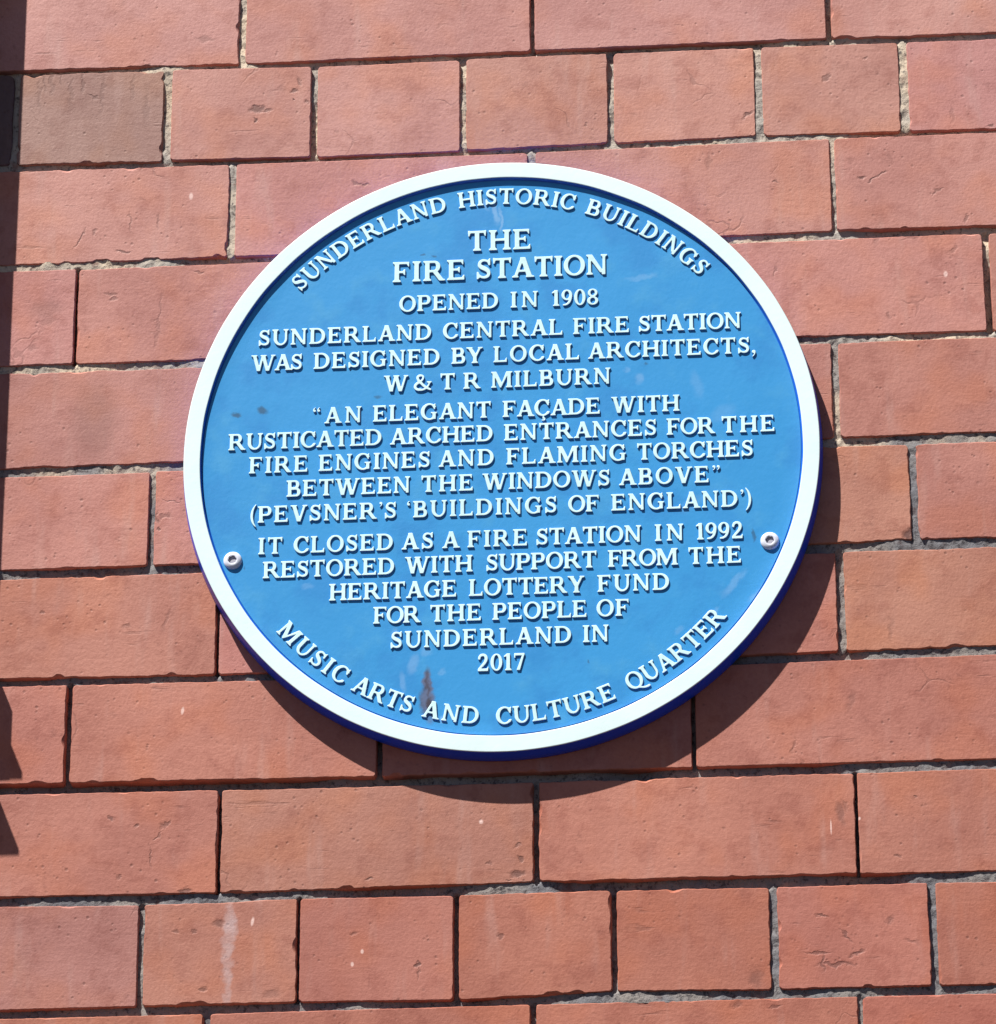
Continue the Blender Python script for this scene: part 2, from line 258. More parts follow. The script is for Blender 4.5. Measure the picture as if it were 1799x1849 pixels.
# ---------------------------------------------------------------- the brick wall
JOINTS = {
 1: [(-1.656, 1.4257), (-1.117, 1.4207), (-0.853, 1.4122), (-0.553, 1.4102), (0.105, 1.4134), (0.535, 1.4141), (1.064, 1.412), (1.609, 1.4059)],
 2: [(-1.579, 1.0764), (-1.09, 1.0684), (-0.603, 1.0604), (-0.125, 1.0608), (0.356, 1.0669), (0.833, 1.071), (1.303, 1.0674), (1.593, 1.064)],
 3: [(-1.626, 0.7133), (-1.383, 0.7108), (-0.869, 0.7125), (0.759, 0.7112), (1.065, 0.7204), (1.577, 0.7128)],
 4: [(-1.611, 0.3526), (-1.376, 0.3529), (-0.958, 0.3496), (0.961, 0.3564), (1.054, 0.3526), (1.56, 0.351)],
 5: [(-1.596, -0.0048), (-1.12, -0.0066), (-1.02, 0.0019), (1.02, 0.0034), (1.285, -0.0031), (1.545, 0.0057)],
 6: [(-1.581, -0.3515), (-1.111, -0.3495), (-0.946, -0.3516), (0.953, -0.3528), (1.048, -0.3525), (1.284, -0.3481), (1.529, -0.3478)],
 7: [(-1.566, -0.708), (-1.152, -0.7143), (-0.799, -0.7204), (0.725, -0.7112), (1.044, -0.7065), (1.512, -0.7033)],
 8: [(-1.551, -1.0592), (-1.341, -1.0584), (-0.966, -1.068), (-0.522, -1.0656), (0.101, -1.0722), (0.494, -1.0666), (1.074, -1.0721), (1.496, -1.0675)],
 9: [(-1.536, -1.4174), (-1.107, -1.4259), (-0.864, -1.424), (-0.518, -1.4163), (-0.141, -1.4217), (0.105, -1.4165), (0.488, -1.4212), (0.813, -1.4244), (1.067, -1.4195), (1.479, -1.4261)],
 10: [(-1.521, -1.7718), (-1.097, -1.7707), (-0.908, -1.7738), (-0.619, -1.7692), (-0.141, -1.7756), (0.333, -1.7614), (0.816, -1.7689), (1.284, -1.7692), (1.464, -1.7705)],
}

for k in (0, 11):                                            # courses just outside the picture
    src = JOINTS[1 if k == 0 else 10]; dy = 0.3546 if k == 0 else -0.3546
    JOINTS[k] = [(x, y + dy) for x, y in src]
JX = {k: np.array([p[0] for p in v]) for k, v in JOINTS.items()}
JY = {k: np.array([p[1] for p in v]) for k, v in JOINTS.items()}
JW = {0: .026, 1: .024, 2: .022, 3: .026, 4: .030, 5: .031, 6: .034, 7: .033, 8: .033, 9: .035, 10: .031, 11: .03, 12: .03}
JW = {k: w * .86 for k, w in JW.items()}
JD = {0: .010, 1: .011, 2: .010, 3: .011, 4: .007, 5: .008, 6: .009, 7: .012, 8: .024, 9: .014, 10: .012, 11: .012, 12: .01}   # mean recess
def jy(k, x): return float(np.interp(x, JX[k], JY[k]))
# row -> vertical joints (x, width, recess)
ROWS = {
 -1: [(-2.3, .02, .01), (-1.82, .02, .01), (-1.34, .02, .01), (-.86, .02, .01), (-.38, .02, .01), (.1, .02, .01), (.58, .02, .01), (1.06, .02, .01), (1.54, .02, .01), (2.02, .02, .01)],
 0: [(-1.82, .02, .01), (-.852, .024, .006), (.105, .014, .02), (1.070, .016, .012), (2.03, .02, .01)],
 1: [(-2.08, .02, .01), (-1.597, .020, .008), (-1.094, .028, .007), (-.610, .021, .008), (-.122, .021, .008), (.358, .020, .008), (.837, .024, .0035), (1.305, .028, .004), (1.79, .02, .01)],
 2: [(-1.84, .02, .01), (-.873, .023, .003), (.100, .026, .003), (1.067, .015, .005), (2.04, .02, .01)],
 3: [(-1.87, .02, .01), (-1.371, .009, .03), (-.40, .02, .01), (.57, .02, .01), (1.542, .020, .022), (2.03, .02, .01)],
 4: [(-1.90, .02, .01), (-.90, .02, .01), (.10, .02, .01), (1.053, .022, .007), (2.03, .02, .01)],
 5: [(-2.07, .02, .01), (-1.105, .020, .005), (-.135, .02, .01), (.835, .02, .01), (1.283, .023, .004), (1.76, .02, .01), (2.25, .02, .01)],
 6: [(-1.86, .02, .01), (-.887, .011, .03), (.08, .02, .01), (1.046, .024, .007), (2.02, .02, .01)],
 7: [(-2.30, .02, .01), (-1.345, .018, .02), (-.378, .018, .022), (.585, .013, .030), (1.557, .02, .01), (2.1, .02, .01)],
 8: [(-1.83, .02, .01), (-.867, .012, .035), (.102, .018, .030), (1.071, .010, .03), (2.04, .02, .01)],
 9: [(-2.06, .02, .01), (-1.58, .02, .01), (-1.099, .018, .014), (-.620, .010, .035), (-.141, .017, .018), (.335, .017, .016), (.814, .023, .005), (1.287, .023, .005), (1.765, .02, .01)],
 10: [(-1.86, .02, .01), (-.892, .022, .014), (.090, .018, .016), (1.062, .014, .010), (2.03, .02, .01)],
 11: [(-2.06, .02, .01), (-1.58, .02, .01), (-1.099, .018, .014), (-.620, .02, .015), (-.141, .017, .018), (.335, .017, .016), (.814, .021, .010), (1.287, .021, .010), (1.765, .02, .01)],
}
JOINTS[12] = [(x, y - 0.3546) for x, y in JOINTS[11]]; JOINTS[-1] = [(x, y + 0.3546) for x, y in JOINTS[0]]
for k in (12, -1):
    JX[k] = np.array([p[0] for p in JOINTS[k]]); JY[k] = np.array([p[1] for p in JOINTS[k]])
JW[-1] = .026; JD[-1] = .01

wall = empty('brick_wall', W(0, -2.2))
wall['label'] = 'sunlit red brick wall with thin uneven mortar joints behind the blue plaque'
wall['category'] = 'wall'
WL = W(0, -2.2)

def nz2(x, y, s, seed=0.0): return noise.noise(Vector((x * s, y * s, seed)))
def brick_mesh(x0, x1, yb0, yb1, yt0, yt1, seed):
    """solid brick: corners (x0,yb0) (x1,yb1) (x1,yt1) (x0,yt0); chipped, slightly rounded arrises"""
    cx, cy = (x0 + x1) / 2, (yb0 + yb1 + yt0 + yt1) / 4
    rc = 0.006 + 0.004 * random.random()
    cs = [(x0, yb0), (x1, yb1), (x1, yt1), (x0, yt0)]
    pts = []; nrm = []
    step = 0.0065
    rcs = [rc * random.uniform(.8, 1.7) for _ in range(4)]
    for i in range(4):
        a = Vector(cs[i]); b = Vector(cs[(i + 1) % 4]); t = (b - a).normalized(); n = Vector((t.y, -t.x))
        ra, rb = rcs[i], rcs[(i + 1) % 4]
        ln = (b - a).length - ra - rb; k = max(2, int(ln / step))
        for j in range(k):
            pts.append(a + t * (ra + ln * j / k)); nrm.append(n)
        tn = (Vector(cs[(i + 2) % 4]) - b).normalized(); nn = Vector((tn.y, -tn.x))
        c = b - t * rb - n * rb
        for j in range(0, 4):                       # rounded corner
            u = j / 4; d = (n * (1 - u) + nn * u).normalized()
            pts.append(c + d * rb); nrm.append(d)
    n = len(pts)
    amp = random.choice((.25, .45, .7, .9, 1.1))
    rings = [[], [], [], []]
    for p, d in zip(pts, nrm):
        w = nz2(p.x, p.y, 9, seed) * .0030 * amp + nz2(p.x, p.y, 34, seed + 9) * .0024 * amp + nz2(p.x, p.y, 95, seed + 21) * .0013
        ch = max(0.0, nz2(p.x, p.y, 17, seed + 4) - .34) * .045 * amp    # chips
        q = p + d * w
        dd = .5 + .5 * nz2(p.x, p.y, 12, seed + 31)
        r1 = .0014 + .0022 * dd
        hz = (nz2(p.x, p.y, 4, seed + 50)) * .0012
        rings[0].append((q.x, q.y, -.06))
        rings[1].append((q.x, q.y, -.0045 - ch * .8))
        dc = min((p - Vector(c_)).length for c_ in cs); lim = min(.011, .0032 + .45 * max(0.0, dc - .012))
        q1 = q - d * min(r1 * .35 + ch * .5, lim * .8); rings[2].append((q1.x, q1.y, -.0016 - ch * .4))
        q2 = q - d * min(r1 * 1.1 + ch, lim); rings[3].append((q2.x, q2.y, 0.0))
    verts = []
    for r in rings: verts += [(a * SC - cx * SC, -z * SC, b * SC - cy * SC) for a, b, z in r]
    faces = []
    for k in range(3):
        for i in range(n):
            j = (i + 1) % n
            faces.append((k * n + i, k * n + j, (k + 1) * n + j, (k + 1) * n + i))
    # front face: flat sheet stitched to a spine along the middle of the brick
    ym = sum(c[1] for c in cs) / 4; hh = (yt0 - yb0) / 2
    sx = [min(max(verts[3 * n + i][0] / SC + cx, x0 + hh), x1 - hh) for i in range(n)]
    sid = []
    for i in range(n):
        if i and abs(sx[i] - sx[i - 1]) < 1e-6: sid.append(sid[-1])
        else: verts.append(((sx[i] - cx) * SC, 0.0, (ym - cy) * SC)); sid.append(len(verts) - 1)
    front = len(faces)
    for i in range(n):
        j = (i + 1) % n
        faces.append((3 * n + i, 3 * n + j, sid[j]))
        if sid[i] != sid[j]: faces.append((3 * n + i, sid[j], sid[i]))
    return verts, faces, cx, cy, front

SPECIAL = {(1, -1.597): (.315, .180, .150), (1, -2.08): (.13, .085, .085), (8, -.867): (.40, .178, .128), (9, -1.099): (.41, .175, .125),
           (6, 1.046): (.43, .195, .135), (5, .835): (.44, .200, .140), (9, -2.06): (.36, .158, .135), (9, -1.58): (.375, .165, .140), (1, -.122): (.44, .215, .172)}
for row, js in ROWS.items():
    for (xa, wa, da), (xb, wb, db) in zip(js[:-1], js[1:]):
        if xb - xa < .2: continue
        x0 = xa + wa / 2; x1 = xb - wb / 2
        kt, kb = row, row + 1
        # JOINTS[k] is the joint above course k
        yt0 = jy(kt, x0) - JW[kt] / 2; yt1 = jy(kt, x1) - JW[kt] / 2
        yb0 = jy(kb, x0) + JW[kb] / 2; yb1 = jy(kb, x1) + JW[kb] / 2
        seed = row * 13.7 + xa * 7.1 + 100
        v, f, cx, cy, front = brick_mesh(x0, x1, yb0, yb1, yt0, yt1, seed)
        dm = [q for q in DARK_MARKS if xa - .03 < q[0] < xb + .03 and yb0 - .03 < q[1] < yt1 + .03]
        lm = [q for q in LIGHT_MARKS if xa < q[0] < xb and yb0 < q[1] < yt1]
        me = mesh('brick', v, f, [brick_material(dm, lm, (row, xa) == (9, -1.099)) if dm or lm else M_BRICK], sharp=60, flat_from=front)
        proud = random.uniform(-.002, .003)
        o = link('brick', me, wall, W(cx, cy, proud) - WL)
        tilt = random.uniform(-.003, .003); o.rotation_euler = (random.uniform(-.004, .004), 0, tilt)
        t = (cy + 1.8) / 3.6                                   # courses lower down are slightly deeper and more orange
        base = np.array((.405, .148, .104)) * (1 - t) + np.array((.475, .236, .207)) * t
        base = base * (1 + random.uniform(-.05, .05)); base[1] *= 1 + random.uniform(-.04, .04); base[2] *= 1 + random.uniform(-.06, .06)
        sp = SPECIAL.get((row, xa))
        if sp: base = np.array(sp)
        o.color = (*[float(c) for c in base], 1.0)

# mortar: one relief surface that only exists in and just behind the joints
FLUSH = [(3, -1.7, -1.05, .004), (3, .70, 1.16, .003), (2, .43, 1.15, .004), (2, .10, .43, .007), (4, -1.7, -.9, .004), (4, .9, 1.7, .004), (5, -1.7, -.9, .005), (5, 1.0, 1.7, .003),
         (6, -1.7, -1.5, .004), (6, -1.14, -1.0, .003), (6, .9, 1.6, .004), (7, 1.08, 1.6, .006), (7, -1.4, -.7, .010), (1, .9, 1.25, .005), (1, -.86, -.8, .003), (10, .1, 1.6, .006), (9, -1.5, -.5, .010), (9, -.15, .2, .006), (9, 1.2, 1.6, .006), (8, 1.0, 1.6, .010)]
def build_mortar():
    st = .0062
    xs = np.arange(-2.05, 2.05, st); ys = np.arange(-2.35, 2.3, st)
    X, Y = np.meshgrid(xs, ys)
    keep = np.zeros(X.shape, bool); D = np.full(X.shape, .02); best = np.full(X.shape, 9.0)
    for k in range(-1, 13):
        yc = np.interp(X, JX[k], JY[k]); d = np.abs(Y - yc) - JW[k] / 2
        keep |= d < .013; m = d < best; best = np.where(m, d, best); D = np.where(m, JD[k], D)
        for kk, fa_, fb_, dd_ in FLUSH:
            if kk == k:
                w_ = np.clip((X - fa_) / .09 + .5, 0, 1) * np.clip((fb_ - X) / .09 + .5, 0, 1)
                D = np.where(m, D * (1 - w_) + (dd_ * .5 + .0018) * w_, D)
    for row, js in ROWS.items():
        top = np.interp(X, JX[row], JY[row]); bot = np.interp(X, JX[row + 1], JY[row + 1])
        inr = (Y < top) & (Y > bot)
        for x, w, dep in js:
            d = np.abs(X - x) - w / 2
            m = inr & (d < .013); keep |= m
            m2 = inr & (d < best); best = np.where(m2, d, best); D = np.where(m2, dep, D)
    idx = -np.ones(X.shape, int); ii = np.argwhere(keep); idx[keep] = np.arange(len(ii))
    verts = []
    for (a, b) in ii:
        x, y = X[a, b], Y[a, b]
        n1 = nz2(x, y, 3.1, 3.0); n2 = nz2(x, y, 16, 8.0); n3 = nz2(x, y, 60, 12.0); n4 = nz2(x, y, 7.0, 33.0)
        dep = (D[a, b] * 1.5 + .0015) * (1 + .75 * n1 + .55 * n4) + .0045 * n2 + .0028 * n3
        dep -= max(0, n2 - .32) * .02                          # squeezed-out lumps
        dep = min(max(dep, .001 + .002 * n3), .045)
        verts.append(((x) * SC, dep * SC, (y + 2.2) * SC))
    q = (keep[:-1, :-1] & keep[1:, :-1] & keep[:-1, 1:] & keep[1:, 1:])
    fa = np.argwhere(q)
    faces = [(idx[a, b], idx[a, b + 1], idx[a + 1, b + 1], idx[a + 1, b]) for a, b in fa]
    return verts, faces
v, f = build_mortar()
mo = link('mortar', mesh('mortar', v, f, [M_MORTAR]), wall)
core_v = [(-2.1 * SC, .055 * SC, -.2 * SC), (2.1 * SC, .055 * SC, -.2 * SC), (2.1 * SC, .055 * SC, 4.6 * SC), (-2.1 * SC, .055 * SC, 4.6 * SC)]
core_v += [(a, b + .1, c) for a, b, c in core_v]
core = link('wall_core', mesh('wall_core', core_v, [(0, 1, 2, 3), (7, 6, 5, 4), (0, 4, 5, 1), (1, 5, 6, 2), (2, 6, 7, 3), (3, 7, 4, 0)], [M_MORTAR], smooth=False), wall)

# ---------------------------------------------------------------- the plaque
D_TOP = 0.067; HR = 0.0115; FZ = D_TOP - HR
plaque = empty('blue_plaque', W(PX, PY))
plaque['label'] = 'round blue cast metal plaque with white rim and raised white lettering on the brick wall'
plaque['category'] = 'plaque'
def lathe(prof, seg=256, wob=None, close=False):
    vs_, fs = [], []
    for i in range(seg):
        a = 2 * math.pi * i / seg
        for j, (r, z) in enumerate(prof):
            rr = r + (wob(a, j) if wob else 0)
            vs_.append((rr * math.cos(a) * SC, -z * SC, rr * math.sin(a) * SC))
    n = len(prof)
    for i in range(seg):
        k = (i + 1) % seg
        for j in range(n - 1):
            fs.append((i * n + j, k * n + j, k * n + j + 1, i * n + j + 1))
    return vs_, fs
def fix_normals(me):
    bm = bmesh.new(); bm.from_mesh(me); bmesh.ops.remove_doubles(bm, verts=bm.verts, dist=1e-7); bmesh.ops.recalc_face_normals(bm, faces=bm.faces); bm.to_mesh(me); bm.free()
    return me
prof = [(.0, .002), (1.005, .002), (1.0065, .006), (1.0035, .030), (1.0, .050), (.9985, .058), (.9985, .0625), (.9975, .0650), (.9955, .0662), (.985, .0664), (.955, .0664), (.9465, .0662), (.9445, .0650), (.9425, FZ + .002), (.9405, FZ - .0005), (.930, FZ - .002), (0, FZ - .002)]
v, f = lathe(prof, 288)
me = mesh('body', v, f, [M_BLUE, M_WALLIN]); fix_normals(me)
for pl in me.polygons:
    if math.hypot(pl.center.x, pl.center.z) < .9462 * SC and pl.center.y < -.04 * SC: pl.material_index = 1; me.polygons.foreach_set('use_smooth', [True] * len(me.polygons)); me.set_sharp_from_angle(angle=math.radians(50))
link('body', me, plaque)
wob = lambda a, j: (noise.noise(Vector((math.cos(a) * 9, math.sin(a) * 9, j * .0))) * .0012 if j > 3 else noise.noise(Vector((math.cos(a) * 12, math.sin(a) * 12, 5.0))) * .0006)
prof = [(.9972, .0655), (.9978, .0662), (.9966, .0676), (.9955, .0679), (.9940, .06792), (.9495, .06792), (.948, .0679), (.9465, .0677), (.9455, .0668), (.9458, .0660)]
v, f = lathe(prof, 288, wob)
me = mesh('rim', v, f, [M_WHITE]); me.flip_normals() if False else None
link('rim', me, plaque)
# face sheet: rings so the paint has very slight cast unevenness
rs = [0, .1, .2, .3, .4, .5, .6, .7, .8, .88, .925, .939]
vs_, fs = [(0, -FZ * SC, 0)], []
SEG = 192
for r in rs[1:]:
    for i in range(SEG):
        a = 2 * math.pi * i / SEG; x, y = r * math.cos(a), r * math.sin(a)
        z = FZ + .0006 * nz2(x, y, 3, 1) + (.0012 if r > .935 else 0)
        vs_.append((x * SC, -z * SC, y * SC))
for i in range(SEG): fs.append((0, 1 + i, 1 + (i + 1) % SEG))
for k in range(len(rs) - 2):
    for i in range(SEG):
        j = (i + 1) % SEG; a = 1 + k * SEG; fs.append((a + i, a + SEG + i, a + SEG + j, a + j))
link('face', fix_normals(mesh('face', vs_, fs, [M_FACE])), plaque)

# ---- lettering: glyph outlines (thousandths of the cap height)
GLYPHS = {
 'A': (940, ['3,2 -10,9 -17,22 -17,53 -9,70 41,105 84,118 95,128 104,147 337,853 355,922 353,978 366,996 391,1000 553,1000 572,997 589,984 606,941 754,466 857,134 872,117 953,82 972,68 979,53 980,28 977,16 966,4 928,0 647,0 616,4 603,18 601,47 607,66 626,91 628,109 592,228 575,259 547,268 341,269 309,266 291,253 246,122 247,97 272,69 279,53 280,28 272,8 259,2 241,0', '353,384 509,382 528,388 534,397 522,453 470,622 459,654 447,676 434,676 427,666 342,416 341,397']),
 'B': (840, ['16,2 2,9 -4,22 -3,59 10,78 68,128 76,141 81,159 81,828 79,853 72,867 0,934 -6,966 2,991 16,998 34,1000 503,998 553,986 591,970 641,934 669,903 698,859 717,816 729,759 731,722 723,672 712,634 688,584 658,541 655,522 664,509 716,469 756,422 783,366 799,297 799,241 788,191 773,153 747,107 716,70 672,37 622,13 572,2', '306,128 528,125 547,128 566,140 579,159 588,184 600,272 591,347 579,378 566,397 547,409 522,412 322,412 296,403 289,391 288,372 288,159 292,141', '306,591 466,588 484,593 502,609 522,659 531,728 518,816 497,858 478,871 453,875 322,875 296,866 289,853 288,834 288,622 292,603']),
 'C': (880, ['409,-16 316,9 222,59 184,88 126,147 92,191 70,228 43,284 23,341 9,397 1,459 1,541 8,597 41,710 80,791 116,841 182,909 230,947 303,986 359,1005 422,1018 503,1019 566,1008 634,987 741,933 759,942 784,984 797,994 818,997 833,984 837,934 833,847 857,784 854,772 833,753 827,741 824,672 816,635 803,623 791,620 766,619 747,624 730,641 705,691 639,822 622,848 601,866 572,882 509,899 447,895 409,882 378,864 314,803 269,728 245,666 227,584 219,497 228,409 247,328 278,253 314,197 366,145 403,121 447,105 484,100 528,103 578,121 616,145 649,178 709,259 728,272 759,281 828,280 853,267 861,247 858,209 819,128 678,34 622,8 534,-15 491,-19']),
 'Ç': (880, ['453,-303 428,-296 409,-281 403,-259 409,-239 421,-228 434,-223 516,-220 528,-214 535,-203 534,-197 522,-191 497,-199 484,-199 472,-194 458,-178 452,-159 453,-97 460,-47 454,-28 441,-21 372,-8 316,9 247,43 204,72 156,116 109,167 80,209 43,284 12,384 0,466 2,553 10,609 27,672 43,716 77,784 126,853 184,912 221,941 316,991 359,1005 416,1017 522,1017 578,1005 634,987 741,933 759,942 791,990 816,997 828,992 836,978 837,928 833,847 854,797 856,778 833,753 827,741 824,672 815,634 797,621 759,620 741,628 730,641 623,847 578,879 516,899 472,899 441,894 401,878 364,853 322,812 300,784 272,735 247,672 228,591 219,503 227,416 238,359 269,272 296,222 325,184 380,134 416,115 459,102 503,100 534,105 578,121 618,147 653,183 703,253 728,272 759,281 828,280 848,272 860,253 862,228 858,209 828,141 816,124 672,30 634,13 559,-11 541,-28 538,-53 542,-72 597,-128 620,-178 622,-216 603,-259 578,-283 541,-300 503,-306']),
 'D': (960, ['16,2 2,9 -4,22 -3,59 10,78 68,128 76,141 81,159 81,828 79,853 72,867 0,934 -6,966 2,991 16,998 34,1000 466,998 522,990 584,972 666,936 716,904 787,841 847,759 892,666 917,559 918,447 902,366 867,278 817,197 762,134 689,78 616,40 534,13 441,0', '306,128 441,126 491,136 534,155 579,184 622,226 654,272 679,322 697,372 711,434 711,566 697,628 679,678 647,739 609,787 547,838 478,867 434,874 322,875 303,871 292,859 288,828 288,166 292,141']),
 'E': (840, ['16,2 2,9 -4,22 -3,59 10,78 68,128 76,141 81,159 81,828 79,853 72,867 0,934 -6,959 -2,984 12,997 41,1000 697,1000 716,998 729,991 737,966 737,778 733,759 718,747 697,749 685,759 632,853 608,872 328,875 309,873 297,867 289,853 288,834 288,597 296,578 316,570 459,570 484,584 519,641 547,649 573,641 579,628 581,609 581,397 577,378 566,367 541,364 519,372 478,440 459,453 322,456 303,452 292,441 288,416 288,166 289,147 296,134 309,127 328,125 647,128 659,134 672,149 725,241 741,252 759,254 777,241 781,222 781,41 777,16 766,4 741,0']),
 'F': (780, ['16,2 2,9 -4,22 -3,59 10,78 68,128 76,141 81,159 81,828 79,853 72,867 0,934 -6,959 -2,984 9,996 34,1000 716,998 733,984 737,966 737,778 728,752 716,746 703,747 685,759 634,849 620,866 597,874 559,875 322,875 303,871 289,853 288,591 289,572 297,558 309,552 328,550 422,550 447,554 466,571 494,622 516,635 547,633 558,622 562,609 562,378 561,359 553,346 528,338 503,346 459,421 441,435 316,437 297,429 291,419 288,391 289,147 303,122 359,72 368,47 365,16 353,4 334,0']),
 'G': (970, ['422,-16 328,7 241,50 166,106 97,186 49,272 15,372 0,472 1,534 8,591 25,666 59,750 103,822 159,887 234,946 309,986 372,1007 441,1018 528,1018 591,1005 653,985 728,946 747,940 761,947 784,984 797,994 816,997 829,991 837,966 834,860 873,797 878,778 872,768 841,758 829,747 820,666 815,653 803,642 766,638 741,648 647,837 603,872 553,894 516,900 459,897 409,879 361,847 333,822 295,772 264,716 244,659 228,591 219,509 228,409 240,353 264,284 297,225 328,184 353,159 403,124 441,108 478,101 528,101 572,113 614,134 652,166 662,197 660,347 644,372 591,402 576,416 571,428 570,453 573,466 584,477 616,481 903,480 916,477 927,466 930,434 918,409 872,381 858,359 856,72 847,46 822,38 703,35 609,0 534,-17']),
 'H': (985, ['16,2 2,9 -4,22 -3,59 10,78 68,128 76,141 81,159 81,828 79,853 72,867 0,934 -6,966 2,991 16,998 34,1000 322,1000 353,996 365,984 368,972 363,934 348,916 298,872 288,847 288,616 289,597 296,584 309,577 328,575 647,575 684,579 698,597 700,841 696,859 688,872 619,934 613,966 621,991 634,998 666,1000 947,1000 966,998 978,992 987,972 983,934 969,916 917,872 907,847 906,184 908,147 916,130 969,84 983,66 987,34 979,9 966,2 934,0 653,0 634,2 622,8 613,34 619,66 629,78 684,124 698,147 700,403 696,434 684,446 666,450 334,450 303,446 292,434 288,422 288,159 298,128 348,84 363,66 368,34 360,9 347,2 328,0']),
 'I': (410, ['34,2 21,9 14,22 16,59 29,78 88,128 96,141 100,159 100,834 97,857 88,872 19,934 13,953 16,982 28,996 47,1000 359,999 372,996 383,984 387,966 385,941 372,919 317,872 307,841 306,166 309,142 317,128 369,84 383,66 387,41 384,18 372,4 353,0']),
 'L': (810, ['16,2 2,9 -4,22 -3,59 10,78 68,128 76,141 81,159 81,828 79,853 72,867 0,934 -6,959 -2,984 16,998 47,1000 334,1000 353,996 365,984 368,953 359,928 303,878 289,853 288,547 288,166 289,147 296,134 309,127 328,125 637,128 649,134 659,147 716,271 728,282 747,285 765,272 768,253 769,41 765,16 753,4 728,0']),
 'M': (1210, ['28,2 15,9 8,22 10,59 22,80 81,134 87,153 88,184 87,841 77,872 22,920 10,941 8,978 15,991 28,998 266,1000 288,997 303,987 590,372 603,351 616,347 628,360 647,409 832,922 859,988 872,997 897,1000 1172,1000 1197,996 1208,984 1212,972 1206,934 1137,872 1126,847 1125,334 1127,147 1141,124 1196,78 1206,66 1212,34 1204,9 1191,2 1172,0 878,0 853,4 842,16 838,47 846,72 908,128 918,153 918,634 916,666 909,678 903,678 891,663 855,591 591,26 578,10 566,3 516,2 497,15 486,34 266,553 253,576 241,583 234,570 232,534 232,153 242,128 304,72 312,47 309,18 297,4 278,0']),
 'N': (990, ['34,2 21,9 14,22 16,59 29,78 88,128 96,141 100,159 100,828 98,853 91,869 19,934 13,966 21,991 47,1000 241,1000 266,998 284,987 684,316 709,276 722,265 728,265 733,272 737,303 737,847 727,872 666,928 658,947 657,966 660,984 678,998 772,1000 928,999 948,991 955,972 954,947 947,930 882,872 874,859 869,841 869,47 867,22 860,9 834,0 741,0 716,4 702,22 699,72 692,91 678,98 628,103 608,116 275,634 259,655 247,664 241,663 234,654 232,628 232,153 242,128 304,72 311,53 311,22 297,4 278,0']),
 'O': (980, ['428,-16 328,11 259,44 188,97 138,147 109,184 64,259 28,359 13,441 14,572 31,653 71,753 128,841 197,911 278,967 366,1002 447,1018 550,1016 641,993 691,973 734,947 797,900 837,859 866,822 917,734 949,653 968,553 967,441 945,334 901,234 847,152 784,89 697,30 609,-4 528,-18', '452,103 516,101 559,112 616,142 662,184 706,247 732,303 757,384 768,453 768,541 760,603 742,672 713,741 672,803 630,847 578,880 529,897 466,899 416,886 359,853 316,812 278,759 246,697 226,628 214,559 213,453 220,397 242,316 271,253 308,197 353,152 398,122']),
 'P': (820, ['16,2 2,9 -4,22 -3,59 10,78 68,128 76,141 81,159 81,828 79,853 72,867 0,934 -6,966 2,991 16,998 34,1000 522,999 566,991 597,979 641,957 680,928 724,878 754,822 769,778 780,716 780,678 766,609 751,572 724,522 697,488 664,459 634,439 578,413 516,401 316,399 297,392 291,382 288,353 289,147 303,122 348,84 363,66 368,34 360,9 347,2 328,0', '306,528 491,526 520,534 540,553 566,609 580,697 568,784 557,816 540,847 520,866 491,874 322,875 296,866 289,853 288,834 288,566 292,541']),
 'Q': (1000, ['928,-222 847,-206 734,-163 503,-27 372,-4 309,18 259,44 191,94 122,167 71,247 33,341 13,441 15,578 28,641 49,703 71,753 109,816 138,853 195,909 247,948 291,973 353,998 409,1012 447,1018 522,1019 597,1007 672,981 734,947 784,911 841,855 879,803 920,728 945,666 968,553 969,459 954,366 931,297 891,216 841,145 784,89 686,22 679,9 691,-8 728,-30 797,-61 866,-85 947,-99 1084,-96 1103,-102 1122,-114 1139,-141 1142,-166 1131,-197 1109,-216 1084,-224 1028,-228', '457,103 516,101 559,112 616,142 662,184 706,247 732,303 757,384 768,453 768,541 760,603 742,672 713,741 672,803 630,847 578,880 528,897 466,899 416,886 359,853 316,812 278,759 246,697 226,628 214,559 213,453 220,397 242,316 271,253 308,197 353,152 403,119']),
 'R': (980, ['16,2 2,9 -4,22 -3,59 10,78 68,128 76,141 81,159 81,822 80,847 73,866 10,922 -3,941 -4,978 9,996 41,1000 522,999 597,979 634,960 661,941 705,897 733,853 755,803 769,734 767,666 745,591 718,541 656,466 658,447 677,416 891,106 909,92 959,86 973,78 980,59 980,28 977,16 966,4 941,0 759,0 734,4 710,16 684,43 438,403 428,412 409,418 341,419 303,415 289,397 288,159 298,128 348,84 363,66 368,34 360,9 347,2 328,0', '306,547 334,544 491,545 516,554 534,572 551,603 560,634 568,678 569,728 558,797 545,828 529,853 509,868 478,875 322,875 296,866 289,853 288,834 288,584 292,559']),
 'S': (720, ['59,-11 42,3 38,28 38,328 42,347 53,358 91,362 116,354 125,341 153,264 191,209 247,168 309,148 341,144 378,146 441,166 466,183 482,203 493,228 499,259 498,284 491,303 459,342 384,391 266,452 216,482 157,528 116,580 90,634 81,697 89,766 115,841 139,878 166,911 216,947 259,967 322,980 372,980 434,967 528,931 547,940 591,996 612,1009 628,1010 641,1004 649,984 650,703 648,684 641,671 628,664 603,663 572,664 559,670 547,691 534,759 513,791 491,813 466,829 434,843 397,852 366,856 341,853 291,834 256,797 244,772 239,747 247,719 272,696 441,607 522,554 581,497 609,458 626,428 643,384 659,284 649,209 623,147 598,109 566,78 516,46 466,28 384,15 316,21 253,38 197,64 178,66 159,55 103,-3 84,-11']),
